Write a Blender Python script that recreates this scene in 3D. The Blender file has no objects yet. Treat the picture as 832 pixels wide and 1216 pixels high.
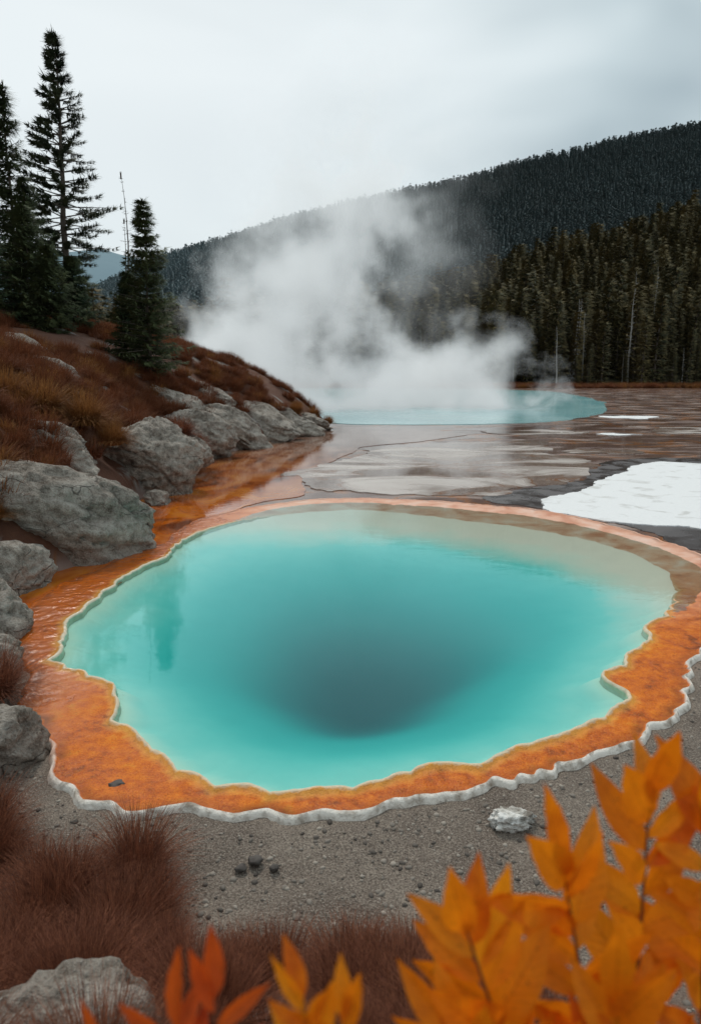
import bpy, bmesh, math, random
import numpy as np
from mathutils import Vector, noise as mn
rng=np.random.default_rng(7); random.seed(7)
sc=bpy.context.scene
sc.view_settings.view_transform='Standard'; sc.view_settings.look='None'; sc.view_settings.exposure=0
R=math.radians
def sm(a,b,x):
    t=np.clip((np.asarray(x,float)-a)/(b-a),0,1); return t*t*(3-2*t)
def vnoise(x,y,seed=0):
    x=np.asarray(x,float);y=np.asarray(y,float)
    xi=np.floor(x);yi=np.floor(y);fx=x-xi;fy=y-yi
    fx=fx*fx*(3-2*fx);fy=fy*fy*(3-2*fy)
    def h(a,b):
        v=np.sin(a*127.1+b*311.7+seed*74.7)*43758.5453; return v-np.floor(v)
    return (h(xi,yi)*(1-fx)+h(xi+1,yi)*fx)*(1-fy)+(h(xi,yi+1)*(1-fx)+h(xi+1,yi+1)*fx)*fy
def fbm(x,y,seed=0,o=4):
    s=0;a=.5
    for i in range(o):
        s=s+a*vnoise(x*2**i,y*2**i,seed+i*3.1);a*=.5
    return s
# ---------------- materials
class MB:
    def __init__(s,name):
        s.m=bpy.data.materials.new(name); s.m.use_nodes=True; s.t=s.m.node_tree; s.t.nodes.clear()
        s.out=s.n('ShaderNodeOutputMaterial')
    def n(s,ty,**p):
        nd=s.t.nodes.new(ty)
        for k,v in p.items(): setattr(nd,k,v)
        return nd
    def put(s,sock,v):
        if isinstance(v,bpy.types.NodeSocket): s.t.links.new(v,sock)
        elif v is not None:
            if sock.type=='RGBA':
                if isinstance(v,(int,float)): v=(v,v,v,1)
                elif len(v)==3: v=(*v,1)
            sock.default_value=v
    def pos(s): return s.n('ShaderNodeNewGeometry').outputs['Position']
    def noise(s,scale,detail=4,vec=None,rough=.55,dist=0):
        nd=s.n('ShaderNodeTexNoise'); s.put(nd.inputs['Vector'],vec if vec is not None else s.pos())
        nd.inputs['Scale'].default_value=scale;nd.inputs['Detail'].default_value=detail;nd.inputs['Roughness'].default_value=rough;nd.inputs['Distortion'].default_value=dist
        return nd.outputs['Fac']
    def vor(s,scale,vec=None,feature='F1'):
        nd=s.n('ShaderNodeTexVoronoi',feature=feature); s.put(nd.inputs['Vector'],vec if vec is not None else s.pos())
        nd.inputs['Scale'].default_value=scale; return nd.outputs['Distance']
    def mapping(s,scale,vec=None,loc=(0,0,0)):
        nd=s.n('ShaderNodeMapping'); s.put(nd.inputs['Vector'],vec if vec is not None else s.pos()); nd.inputs['Scale'].default_value=scale; nd.inputs['Location'].default_value=loc; return nd.outputs[0]
    def ramp(s,f,stops,interp='LINEAR'):
        nd=s.n('ShaderNodeValToRGB'); nd.color_ramp.interpolation=interp
        e=nd.color_ramp.elements
        while len(e)>1: e.remove(e[-1])
        for i,(p,c) in enumerate(stops):
            el=e[0] if i==0 else e.new(p)
            el.position=p; el.color=(*c,1) if isinstance(c,tuple) else (c,c,c,1)
        s.put(nd.inputs[0],f); return nd.outputs[0]
    def mr(s,v,a,b,c=0,d=1,clamp=True):
        nd=s.n('ShaderNodeMapRange',clamp=clamp)
        for i,x in enumerate((v,a,b,c,d)): s.put(nd.inputs[i],x)
        return nd.outputs[0]
    def mix(s,f,a,b,bt='MIX'):
        nd=s.n('ShaderNodeMix',data_type='RGBA',blend_type=bt); s.put(nd.inputs[0],f); s.put(nd.inputs[6],a); s.put(nd.inputs[7],b); return nd.outputs[2]
    def ma(s,op,a,b=None,clamp=False):
        nd=s.n('ShaderNodeMath',operation=op,use_clamp=clamp); s.put(nd.inputs[0],a)
        if b is not None: s.put(nd.inputs[1],b)
        return nd.outputs[0]
    def attr(s,name): 
        return s.n('ShaderNodeAttribute',attribute_name=name).outputs['Fac']
    def xyz(s,v=None):
        nd=s.n('ShaderNodeSeparateXYZ'); s.put(nd.inputs[0],v if v is not None else s.pos()); return nd.outputs
    def bump(s,h,strength=.5,dist=.02,normal=None):
        nd=s.n('ShaderNodeBump'); s.put(nd.inputs['Height'],h); s.put(nd.inputs['Strength'],strength); s.put(nd.inputs['Distance'],dist)
        if normal is not None: s.put(nd.inputs['Normal'],normal)
        return nd.outputs[0]
    def princ(s,col,rough=.8,normal=None,spec=.5,**k):
        nd=s.n('ShaderNodeBsdfPrincipled'); s.put(nd.inputs['Base Color'],col); s.put(nd.inputs['Roughness'],rough)
        s.put(nd.inputs['Specular IOR Level'],spec)
        if normal is not None: s.put(nd.inputs['Normal'],normal)
        return nd.outputs[0]
    def end(s,sh): s.t.links.new(sh,s.out.inputs[0]); return s.m
def rnd(b): return b.n('ShaderNodeObjectInfo').outputs['Random']

# ---------------- mesh helpers
def mk(name,verts,faces,mats=(),smooth=False,midx=None,attrs=None,link=True,loc=None):
    me=bpy.data.meshes.new(name)
    if isinstance(verts,np.ndarray): verts=verts.tolist()
    if isinstance(faces,np.ndarray): faces=faces.tolist()
    me.from_pydata(verts,[],faces)
    for m in mats: me.materials.append(m)
    if midx is not None: me.polygons.foreach_set('material_index',np.asarray(midx,dtype=np.int32))
    if smooth: me.polygons.foreach_set('use_smooth',[True]*len(me.polygons))
    if attrs:
        for k,v in attrs.items():
            a=me.attributes.new(k,'FLOAT','POINT'); a.data.foreach_set('value',np.asarray(v,dtype=np.float32).ravel())
    me.update()
    o=bpy.data.objects.new(name,me)
    if loc is not None: o.location=loc
    if link: sc.collection.objects.link(o)
    return o
def gridfaces(nx,ny,wrap=False):
    i=np.arange(nx if wrap else nx-1);j=np.arange(ny-1)
    I,J=np.meshgrid(i,j); I=I.ravel();J=J.ravel(); I2=(I+1)%nx
    return np.stack([J*nx+I,J*nx+I2,(J+1)*nx+I2,(J+1)*nx+I],1)
def coll_of(name,objs):
    c=bpy.data.collections.new(name)
    for o in objs: c.objects.link(o)
    return c
def scatter(name,pts,scl,rot,idx,coll):
    me=bpy.data.meshes.new(name); me.from_pydata(np.asarray(pts).tolist(),[],[])
    a=me.attributes.new('scl','FLOAT_VECTOR','POINT')
    scl=np.asarray(scl,float)
    if scl.ndim==1: scl=np.stack([scl]*3,1)
    a.data.foreach_set('vector',scl.astype(np.float32).ravel())
    a=me.attributes.new('rotv','FLOAT_VECTOR','POINT'); a.data.foreach_set('vector',np.asarray(rot,dtype=np.float32).ravel())
    a=me.attributes.new('vidx','INT','POINT'); a.data.foreach_set('value',np.asarray(idx,dtype=np.int32).ravel())
    o=bpy.data.objects.new(name,me); sc.collection.objects.link(o)
    ng=bpy.data.node_groups.new(name+'_nodes','GeometryNodeTree')
    ng.interface.new_socket('Geometry',in_out='INPUT',socket_type='NodeSocketGeometry')
    ng.interface.new_socket('Geometry',in_out='OUTPUT',socket_type='NodeSocketGeometry')
    gi=ng.nodes.new('NodeGroupInput');go=ng.nodes.new('NodeGroupOutput')
    ip=ng.nodes.new('GeometryNodeInstanceOnPoints');ci=ng.nodes.new('GeometryNodeCollectionInfo')
    ci.inputs['Collection'].default_value=coll; ci.inputs['Separate Children'].default_value=True; ci.inputs['Reset Children'].default_value=True
    def na(n,t):
        q=ng.nodes.new('GeometryNodeInputNamedAttribute'); q.data_type=t; q.inputs['Name'].default_value=n
        return [z for z in q.outputs if z.enabled and z.name=='Attribute'][0]
    L=ng.links.new
    L(gi.outputs[0],ip.inputs['Points']);L(ci.outputs[0],ip.inputs['Instance']); ip.inputs['Pick Instance'].default_value=True
    L(na('vidx','INT'),ip.inputs['Instance Index']);L(na('rotv','FLOAT_VECTOR'),ip.inputs['Rotation']);L(na('scl','FLOAT_VECTOR'),ip.inputs['Scale'])
    L(ip.outputs[0],go.inputs[0])
    md=o.modifiers.new('scatter','NODES'); md.node_group=ng
    return o

# ---------------- world
w=bpy.data.worlds.new('World'); sc.world=w; w.use_nodes=True; nt=w.node_tree; nt.nodes.clear()
wb=MB.__new__(MB); wb.t=nt
sky=wb.n('ShaderNodeTexSky',sky_type='NISHITA'); sky.sun_disc=False; sky.sun_elevation=R(50); sky.sun_rotation=R(-18)
tc=wb.n('ShaderNodeTexCoord').outputs['Generated']
f=wb.noise(1.9,3,wb.mapping((1,1,2.2),tc,(.3,.2,.1)),.5,.5)
cc=wb.ramp(f,[(.30,(.39,.48,.52)),(.47,(.60,.70,.73)),(.62,(.79,.88,.90))])
dn=wb.n('ShaderNodeVectorMath',operation='DOT_PRODUCT'); wb.put(dn.inputs[0],tc); dn.inputs[1].default_value=Vector((-.235,.905,.36)).normalized()
glow=wb.mr(dn.outputs['Value'],.86,1,0,1)
cc=wb.mix(wb.ma('MULTIPLY',glow,.75),cc,(.88,.93,.94))
b1=wb.n('ShaderNodeBackground'); wb.put(b1.inputs[0],sky.outputs[0]); b1.inputs[1].default_value=.1
b2=wb.n('ShaderNodeBackground'); wb.put(b2.inputs[0],cc); b2.inputs[1].default_value=1.0
mx=wb.n('ShaderNodeMixShader'); mx.inputs[0].default_value=.93
wo=wb.n('ShaderNodeOutputWorld'); L=nt.links.new
L(b1.outputs[0],mx.inputs[1]);L(b2.outputs[0],mx.inputs[2]);L(mx.outputs[0],wo.inputs[0])
sun=bpy.data.lights.new('sun','SUN'); sun.energy=1.5; sun.angle=R(12); sun.color=(1,.93,.84)
so=bpy.data.objects.new('sun',sun); sc.collection.objects.link(so)
d=Vector((-math.sin(R(18))*math.cos(R(50)),math.cos(R(18))*math.cos(R(50)),math.sin(R(50))))
so.rotation_euler=d.to_track_quat('Z','Y').to_euler(); so.location=(0,0,60)

# ---------------- camera
cam=bpy.data.cameras.new('camera'); co=bpy.data.objects.new('camera',cam); sc.collection.objects.link(co)
co.location=(0,0,3); co.rotation_euler=(R(90-11.18),0,0)
cam.sensor_fit='VERTICAL'; cam.sensor_height=36; cam.lens=25.16; cam.clip_end=9000; cam.clip_start=.05
cam.dof.use_dof=True; cam.dof.focus_distance=9; cam.dof.aperture_fstop=2.6
sc.camera=co

# ---------------- pool contours (world metres)
inner=[(-2.97,12.66),(-2.58,13.73),(-1.71,14.81),(-.66,15.37),(.26,15.56),(1.51,14.99),(2.47,14.29),(3.64,13.5),(4.34,12.66),(4.75,11.73),(4.86,10.83),(4.70,10.01),(4.40,9.41),(3.94,8.54),(3.5,8.09),(3.31,7.56),(2.83,7.09),(2.5,6.77),(2.48,6.5),(2.62,6.24),(2.45,6.06),(2.23,5.87),(1.97,5.63),(1.62,5.4),(1.24,5.23),(.95,5.11),(.48,5.04),(.28,4.87),(.09,4.76),(-.16,4.73),(-.47,4.74),(-.72,4.76),(-.97,4.81),(-1.25,4.93),(-1.45,5.11),(-1.64,5.43),(-1.84,5.64),(-2.05,5.72),(-2.07,6.11),(-2.25,6.48),(-2.6,6.77),(-3.1,7.03),(-3.16,7.57),(-3.39,8.1),(-3.39,8.72),(-3.36,9.6),(-3.26,10.45),(-2.97,11.35)]
outer=[(-3.3,13.2),(-3.18,14.3),(-2.18,15.8),(-.72,16.8),(.89,16.8),(2.78,16.15),(4.43,15.15),(5.3,13.35),(5.75,12.05),(5.85,11),(5.4,9.6),(4.65,8.24),(3.88,7.4),(3.40,6.77),(3.05,6.03),(2.69,5.65),(2.2,5.3),(1.72,5.05),(1.27,4.81),(.88,4.7),(.5,4.55),(.02,4.42),(-.49,4.36),(-.9,4.38),(-1.27,4.5),(-1.48,4.42),(-1.78,4.45),(-2.22,4.81),(-2.58,5.43),(-3.28,6.77),(-4.04,8.24),(-4.23,9.4),(-3.9,10.45),(-3.64,11.75),(-3.3,12.4)]
CX,CY=.3,8.9; NA=1800
TH=np.linspace(-math.pi,math.pi,NA,endpoint=False)
def gsm(v,sig):
    k=np.exp(-.5*(np.arange(-3*sig,3*sig+1)/sig)**2);k/=k.sum()
    return np.convolve(np.concatenate([v[-3*sig:],v,v[:3*sig]]),k,'valid')
def polar(pts,sig):
    p=np.array(pts);a=np.arctan2(p[:,1]-CY,p[:,0]-CX);r=np.hypot(p[:,0]-CX,p[:,1]-CY);o=np.argsort(a)
    return gsm(np.interp(TH,a[o],r[o],period=2*math.pi),sig)
RI=polar(inner,5);RO=polar(outer,8)
ix=np.cos(TH);iy=np.sin(TH)
def arc(r):
    x=r*ix;y=r*iy; return np.r_[0,np.cumsum(np.hypot(np.diff(x),np.diff(y)))]
wrapf=sm(0,60,np.minimum(np.arange(NA),NA-1-np.arange(NA)))
def scal(s,lam,seed):
    n_=vnoise(s/(lam*1.7),0*s,seed)+.7*vnoise(s/(lam*5),0*s,seed+9)
    return .65+(np.abs(np.sin(math.pi*(s/lam+2.6*n_)))**.8-.65)*wrapf
sI=arc(RI); sO=arc(RO)
RI=RI+.16*(fbm((CX+RI*ix)*2.2,(CY+RI*iy)*2.2,5)-.47)+.07*(.65-scal(sI,.85,3))+.03*(vnoise((CX+RI*ix)*9,(CY+RI*iy)*9,2)-.5)
sx=CX+RO*ix; sy=CY+RO*iy
RO=RO+.17*(fbm(sx*2.0,sy*2.0,15)-.47)+.08*(scal(sO,.52,7)-.65)*(.2+1.3*vnoise(sO*.9,0*sO,4))+.035*(vnoise(sx*10,sy*10,12)-.5)
RO=np.maximum(gsm(RO,2),RI+.24)
RIS=gsm(RI,55)
def rin(x,y):
    return np.interp(np.arctan2(y-CY,x-CX),TH,RI,period=2*math.pi)
def rout(x,y):
    return np.interp(np.arctan2(y-CY,x-CX),TH,RO,period=2*math.pi)
BK=sm(8.6,12.5,(CY+RI*iy)+.35*(CX+RI*ix))*sm(-2.9,-1.2,CX+RI*ix)

# ---------------- terrain height
FY=[-20,2,4,5.4,6.5,8.2,9.9,11.2,13,17,18.3,24.5,28.9,35,38.5,40,44,50,60,80,140]
FX=[-2.6,-2.6,-2.5,-3.0,-3.5,-4.25,-4.7,-4.3,-4.6,-5.1,-4.5,-5.2,-4.0,-2.0,-1.2,-1.5,-4,-9,-22,-45,-80]
def hill(x,y):
    d=np.interp(y,FY,FX)-x+.5*(fbm(x*.6,y*.6,3)-.47)
    d=np.maximum(d,0)
    h=5.7*(1-np.exp(-d/6.0))+.3*sm(0,.4,d)-.02
    h=np.where(d>0,h,0)*(.35+.65*sm(4,11,y))
    h=h+sm(.2,1.5,d)*(.5*(fbm(x*.5,y*.5,9)-.47)+.18*(fbm(x*2,y*2,19)-.47))
    return np.maximum(h,0)
def bank(x,y):
    return 1.2*sm(3.45,1.0,y+.5*(fbm(x*.8,y*.8,31)-.47))
def H(x,y):
    x=np.asarray(x,float);y=np.asarray(y,float)
    return np.maximum(hill(x,y),bank(x,y))-.05

# ---------------- ground material
g=MB('ground_mud_sand'); P=g.xyz()
hm=g.attr('hill')
nbig=g.noise(.35,4,dist=.6); nm=g.noise(1.6,3); nf=g.noise(14,4); ng_=g.noise(75,2,rough=.7)
strch=g.noise(.7,5,g.mapping((.45,1.0,1)),.55,.8)
mud=g.ramp(nbig,[(.30,(.135,.078,.064)),(.45,(.22,.142,.115)),(.55,(.29,.205,.17)),(.68,(.38,.30,.265))])
mud=g.mix(g.mr(strch,.42,.62),mud,(.18,.108,.088))
ln=g.ma('ABSOLUTE',g.ma('SUBTRACT',strch,.5)); mud=g.mix(g.mr(ln,.0,.014,.5,0),mud,(.09,.045,.028))
ln2=g.ma('ABSOLUTE',g.ma('SUBTRACT',nbig,.55)); mud=g.mix(g.mr(ln2,.0,.03,.75,0),mud,(.38,.13,.025))
sand=g.mix(g.mr(nm,.35,.65),(.120,.087,.067),(.25,.200,.158)); sand=g.mix(g.mr(nf,.40,.62,0,.6),sand,(.145,.11,.086))
sand=g.mix(g.mr(ng_,.48,.7,0,.8),sand,(.39,.33,.27)); sand=g.mix(g.mr(ng_,.45,.3,0,.8),sand,(.040,.030,.024))
rightn=g.mr(P[1],9.5,6.5)
base=g.mix(rightn,mud,sand)
soil=g.mix(nf,(.075,.026,.014),(.15,.058,.028))
rock=g.mix(nf,(.13,.12,.11),(.34,.31,.28))
soil=g.mix(g.mr(strch,.56,.62),soil,rock)
base=g.mix(g.mr(hm,.03,.35),base,soil)
far=g.mr(P[1],112,135); base=g.mix(far,base,(.12,.055,.028))
wet=g.mr(strch,.42,.60,.28,.02)
dry=g.ma('MAXIMUM',rightn,g.mr(hm,0,.15))
rough=g.mix(dry,wet,.88)
h=g.ma('ADD',g.ma('MULTIPLY',nf,.6),g.ma('MULTIPLY',ng_,.6))
M_ground=g.end(g.princ(base,rough,g.bump(h,g.mr(dry,0,1,.02,1.0),.035)))

# ---------------- ground sheet
def axis(segs):
    out=[]
    for a,b,s in segs: out+=list(np.arange(a,b,s))
    return np.array(out+[segs[-1][1]])
xs=axis([(-3500,-400,310),(-400,-60,34),(-60,-20,1.6),(-20,-7,.4),(-7,7,.055),(7,20,.5),(20,60,2),(60,400,34),(400,3500,310)])
ys=axis([(-60,-3,6),(-3,1,.5),(1,8,.045),(8,20,.12),(20,45,.3),(45,140,1.6),(140,400,26),(400,3800,340)])
def micro(x,y):
    return sm(9,6,y)*(.05*(fbm(x*1.3,y*1.3,8)-.47)+.045*(fbm(x*5,y*5,18,5)-.47))
X,Y=np.meshgrid(xs,ys)
hh=hill(X,Y);bb=bank(X,Y)
Z=np.maximum(hh,bb)-.05
dist=np.hypot(X-CX,Y-CY); q=dist/rin(X,Y)
Z=Z+micro(X,Y)+.006*(fbm(X,Y,4)-.47)
def rimz(x,y,Z):
    ro=np.hypot(x-CX,y-CY)-rout(x,y); fr=sm(9,6.5,y)*sm(.55,0,ro)
    Z=np.where((ro<.25),np.minimum(Z,-.04+np.maximum(ro,0)*.3),Z)
    return Z*(1-fr)+fr*(-.012+.25*(Z+.05)-.02*sm(0,-.05,ro))
Z=rimz(X,Y,Z)
Z=Z-2.2*sm(1.05,.93,q)-.05*sm(0,-.12,dist-rout(X,Y))
ground=mk('ground',np.stack([X.ravel(),Y.ravel(),Z.ravel()],1),gridfaces(len(xs),len(ys)),[M_ground],True,attrs={'hill':np.maximum(hh,bb*.8)})

# ---------------- pool basin
N_=110
rho=np.linspace(.01,1,N_)[::-1]
bl=sm(.70,1.0,rho)[:,None]
Rr=(RI[None]*bl+RIS[None]*(1-bl))
VX=CX+rho[:,None]*Rr*ix;VY=CY+rho[:,None]*Rr*iy
PX,PY=.12,7.35
k=((1-rho)[:,None])
VX=VX+(PX-CX)*k;VY=VY+(PY-CY)*k
r_=rho[:,None]
bk=BK[None,:]*sm(.35,.95,r_)
prof=-.07*(1-.6*bk)-.09*sm(1.0,.88,r_)*(1-.4*bk)-.10*sm(.95,.5,r_)-.24*sm(.88,.22,r_)-.30*sm(.52,.0,r_)
VZ=prof+(.03*(fbm(VX*1.1,VY*1.1,44)-.47)+.010*(fbm(VX*4,VY*4,45)-.47))*sm(1,.9,r_)*sm(.3,.6,r_)
b=MB('pool_basin_mineral'); P=b.xyz(); dp=b.ma('MULTIPLY',P[2],-1)
nn=b.noise(.9,3); n3=b.noise(2.4,4)
am=b.mr(dp,.55,.25,0,1)
dd=b.ma('ADD',dp,b.ma('MULTIPLY',am,b.ma('ADD',b.ma('MULTIPLY',b.ma('SUBTRACT',nn,.5),.07),b.ma('MULTIPLY',b.ma('SUBTRACT',n3,.5),.05))))
col=b.ramp(b.mr(dd,0,.80),[(0.04,(.78,.80,.66)),(.14,(.50,.77,.70)),(.25,(.19,.66,.62)),(.40,(.040,.52,.50)),(.58,(.005,.39,.39)),(.75,(.001,.26,.27)),(.88,(.0005,.155,.17)),(1,(.0005,.085,.10))],'B_SPLINE')
shal=b.ma('MULTIPLY',b.mr(dd,.20,.09),b.mr(b.ma('ADD',P[1],b.ma('MULTIPLY',P[0],.8)),10.0,13.5))
col=b.mix(b.ma('MULTIPLY',shal,.9),col,(.90,.69,.60))
M_basin=b.end(b.princ(col,.9,None,.0))
bv=np.stack([VX.ravel(),VY.ravel(),VZ.ravel()],1).tolist(); bf=gridfaces(NA,N_,True).tolist()
bv.append((PX,PY,float(VZ[-1].mean()))); ci_=len(bv)-1; lo_=(N_-1)*NA
bf+=[(lo_+i,lo_+(i+1)%NA,ci_) for i in range(NA)]
mk('hot_spring_basin',bv,bf,[M_basin],True)

# ---------------- water
def water_surface_mat(name,tint,ripple):
    b=MB(name)
    wv=b.noise(2.2,2,b.mapping((1,1.7,1)),.5,.4); w2=b.noise(13,2,b.mapping((1,2.0,1)))
    bn=b.bump(b.ma('ADD',wv,b.ma('MULTIPLY',w2,.30)),ripple,.02)
    fr=b.n('ShaderNodeFresnel'); fr.inputs[0].default_value=1.42; b.put(fr.inputs['Normal'],bn)
    tr=b.n('ShaderNodeBsdfTransparent'); tr.inputs[0].default_value=(*tint,1)
    gl=b.n('ShaderNodeBsdfGlossy'); gl.inputs['Color'].default_value=(.62,.90,.96,1); gl.inputs['Roughness'].default_value=.005; b.put(gl.inputs['Normal'],bn)
    mx=b.n('ShaderNodeMixShader'); b.put(mx.inputs[0],fr.outputs[0]); b.t.links.new(tr.outputs[0],mx.inputs[1]); b.t.links.new(gl.outputs[0],mx.inputs[2])
    return b.end(mx.outputs[0])
M_water=water_surface_mat('spring_water',(.88,1,.98),.05)
W=RO-RI
RW=RI+.03+BK*W*.55
WX=CX+RW*ix;WY=CY+RW*iy
wv_=[(float(a),float(c),0.0) for a,c in zip(WX,WY)]+[(CX,CY,0.0)]
mk('hot_spring_water',wv_,[(i,(i+1)%NA,NA) for i in range(NA)],[M_water],False)

# ---------------- mineral terrace
K=46
rows=[]
for a in [0,.012,.03,.05,.075]: rows.append(np.full(NA,a))
for a in np.linspace(0,1,K)[1:-1]: rows.append(.085+a*(W-.085-.12))
for a in [.11,.085,.06,.035,.015,0]: rows.append(W-a)
rows.append(W+.015)
D=np.array(rows); DI=D;DO=W[None,:]-D
TX=CX+(RI[None]+D)*ix;TY=CY+(RI[None]+D)*iy
fw=(sm(11.5,8.5,TY)*sm(-3.6,-2.2,TX)); bkk=BK[None,:]
lipin=.034*np.exp(-((DI-.035)/.022)**2)*(.4+.6*fw)*(1-bkk)
lipout=.035*np.exp(-((DO-.032)/.022)**2)*(.1+.9*fw)
TZ=.010+lipin+lipout+.022*(fbm(TX*2.5,TY*2.5,61)-.47)+.018*(fbm(TX*11,TY*11,62)-.47)
TZ=TZ-bkk*.045*(1-np.clip(DI/(W[None]*.8),0,1))
TZ=np.where(DI<.008,-.09+.06*bkk,TZ); TZ=np.where((DI>=.008)&(DI<.02),.004*(1-bkk)-.03*bkk+.5*lipin,TZ)
edge=np.clip(DO,-.02,.03)
TZ=np.where(DO<.03,TZ-(.03-edge)/.03*.03,TZ); TZ[-1,:]=-.12
b=MB('mineral_terrace'); P=b.xyz(); di=b.attr('din');do=b.attr('dout');bka=b.attr('back')
n1=b.noise(2.2,4,dist=.5);n2=b.noise(11,5,dist=.3);n3=b.noise(65,2,rough=.7)
org=b.ramp(b.ma('ADD',b.ma('MULTIPLY',n1,.55),b.ma('MULTIPLY',n2,.45)),[(.34,(.20,.036,.002)),(.45,(.52,.10,.003)),(.57,(.68,.165,.006)),(.70,(.72,.28,.03))])
org=b.mix(b.mr(n3,.52,.75,0,.45),org,(.80,.34,.05)); org=b.mix(b.mr(n3,.45,.25,0,.7),org,(.20,.036,.003))
pch=b.ramp(n1,[(.3,(.62,.24,.13)),(.5,(.76,.42,.29)),(.7,(.80,.56,.46))])
fy=b.mr(b.ma('ADD',P[1],b.ma('MULTIPLY',n1,1.5)),8.8,12.2)
lf=b.mr(P[0],-2.2,-3.2)
fy=b.ma('MULTIPLY',fy,b.mr(P[0],-3.2,-1.6))
col=b.mix(fy,org,pch)
col=b.mix(b.ma('MULTIPLY',lf,b.mr(n1,.35,.6,.3,.95)),col,(.38,.08,.004))
col=b.mix(b.ma('MULTIPLY',b.ma('SUBTRACT',1,bka),b.mr(b.ma('ADD',di,b.ma('MULTIPLY',n2,-.10)),.10,.0,0,.6)),col,(.76,.42,.09))
wn=b.ma('MULTIPLY',b.ma('SUBTRACT',n2,.5),.07)
wi=b.ma('MULTIPLY',b.mr(b.ma('ADD',di,wn),.058,.035),b.ma('SUBTRACT',1,bka))
wo_=b.mr(b.ma('ADD',do,wn),.062,.042)
frn=b.ma('MULTIPLY',b.mr(P[1],12.5,8.5,.0,1),b.mr(P[0],-2.8,-2.1))
col=b.mix(wi,col,b.mix(n2,(.55,.42,.26),(.86,.78,.62)))
col=b.mix(b.ma('MULTIPLY',wo_,frn),col,b.mix(b.mr(n2,.32,.55),(.32,.26,.205),(.86,.80,.72)))
st=b.ma('MULTIPLY',b.mr(do,.05,.08),b.mr(do,.20,.10)); col=b.mix(b.ma('MULTIPLY',st,b.mr(n1,.4,.65,.1,.8)),col,(.15,.035,.006))
ro_=b.mr(n1,.35,.65,.35,.7); ro_=b.mix(lf,ro_,b.mr(n1,.4,.6,.05,.20))
hb=b.ma('ADD',b.ma('MULTIPLY',n2,.7),b.ma('MULTIPLY',n3,.5))
M_ter=b.end(b.princ(col,ro_,b.bump(hb,b.mr(lf,0,1,.75,.30),.025),b.mr(lf,0,1,.22,.5)))
mk('mineral_terrace',np.stack([TX.ravel(),TY.ravel(),TZ.ravel()],1),gridfaces(NA,len(rows),True)[:,::-1],[M_ter],True,attrs={'din':DI,'dout':DO,'back':np.repeat(bkk,len(rows),0)})

# ---------------- flat sheets
def sheet(name,poly,z,mat,jit=.25,fr=1.0,n=500,sk=.02,seed=0):
    p=np.array(poly+[poly[0]],float); s=np.r_[0,np.cumsum(np.hypot(*np.diff(p,axis=0).T))]
    u=np.linspace(0,s[-1],n,endpoint=False); x=np.interp(u,s,p[:,0]);y=np.interp(u,s,p[:,1])
    for _ in range(3):
        x=(np.roll(x,4)+x+np.roll(x,-4))/3;y=(np.roll(y,4)+y+np.roll(y,-4))/3
    x2=x+jit*(fbm(x*fr,y*fr,seed,5)-.47)*3;y2=y+jit*(fbm(x*fr+50,y*fr,seed+5,5)-.47)*3
    me=bmesh.new(); vs=[me.verts.new((a,b_,z)) for a,b_ in zip(x2,y2)]
    f_=me.faces.new(vs); f_.normal_update()
    if f_.normal.z<0: f_.normal_flip()
    lo=[me.verts.new((a,b_,z-sk)) for a,b_ in zip(x2,y2)]
    for i in range(n): me.faces.new((vs[i],lo[i],lo[(i+1)%n],vs[(i+1)%n]))
    bmesh.ops.triangulate(me,faces=[f_])
    m=bpy.data.meshes.new(name);me.to_mesh(m);m.materials.append(mat);o=bpy.data.objects.new(name,m);sc.collection.objects.link(o);return o
sinter=[(-1.68,21.5),(-.47,24.7),(.82,28.9),(3,30.2),(5.2,30.6),(7.6,31.7),(8.8,30.6),(7.5,27.3),(8,24.7),(6.7,20.6),(4.9,18.5),(3.4,17.9),(2.15,17.9),(.82,18.0),(-.33,18.0),(-1.44,18.7)]
white=[(4.3,16.1),(5.0,17.3),(6.2,18.3),(6.9,19.8),(7.7,20.6),(9.1,23.1),(10.6,23.9),(11.6,23.5),(13.2,23.1),(12,18),(8.6,13.9),(6.9,13.6),(5.9,13.9),(5.0,14.5),(4.4,15.2)]
stream=[(-5.4,28.9),(-4.6,32.5),(-2.6,37.3),(.2,40),(3.8,38.5),(5.9,34.8),(3,31.2),(.5,29.1),(-.6,24.7),(-1.3,21.5),(-1.2,19),(-1.0,17.7),(-2.3,16.4),(-3.0,14.8),(-3.1,12.9),(-3.3,11.2),(-3.6,9.4),(-3.6,8.1),(-5,7.6),(-6,9.6),(-5.7,10.9),(-5.2,14.1),(-5.8,16.5),(-5.2,19.8),(-5.8,24.7)]
farp=[(-1.3,42.6),(1.7,40.8),(7.2,41),(12.5,44),(17.9,51),(22.5,62.5),(27,81),(30,108),(22,124),(-2.4,127),(-20,127),(-30,100),(-22,70),(-9.5,52),(-4.5,45)]
b=MB('sinter_crust'); a=b.noise(.42,5,b.mapping((.6,1,1)),dist=1.0); c2=b.noise(5,4)
col=b.ramp(a,[(.36,(.18,.11,.085)),(.46,(.27,.195,.165)),(.53,(.43,.355,.315)),(.66,(.57,.505,.46))]); col=b.mix(b.mr(c2,.35,.7,0,.3),col,(.60,.54,.49))
l=b.ma('ABSOLUTE',b.ma('SUBTRACT',a,.48)); col=b.mix(b.mr(l,0,.018,.7,0),col,(.28,.10,.028))
M_sin=b.end(b.princ(col,b.mr(a,.45,.58,.02,.30),b.bump(c2,b.mr(a,.45,.55,.02,.2),.02)))
b=MB('salt_crust'); a=b.noise(1.6,4,dist=.5); c2=b.noise(18,4)
col=b.mix(b.mr(a,.56,.68),(.82,.82,.82),(.60,.59,.57)); col=b.mix(b.mr(c2,.35,.65,.2,0),col,(.6,.6,.6))
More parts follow.
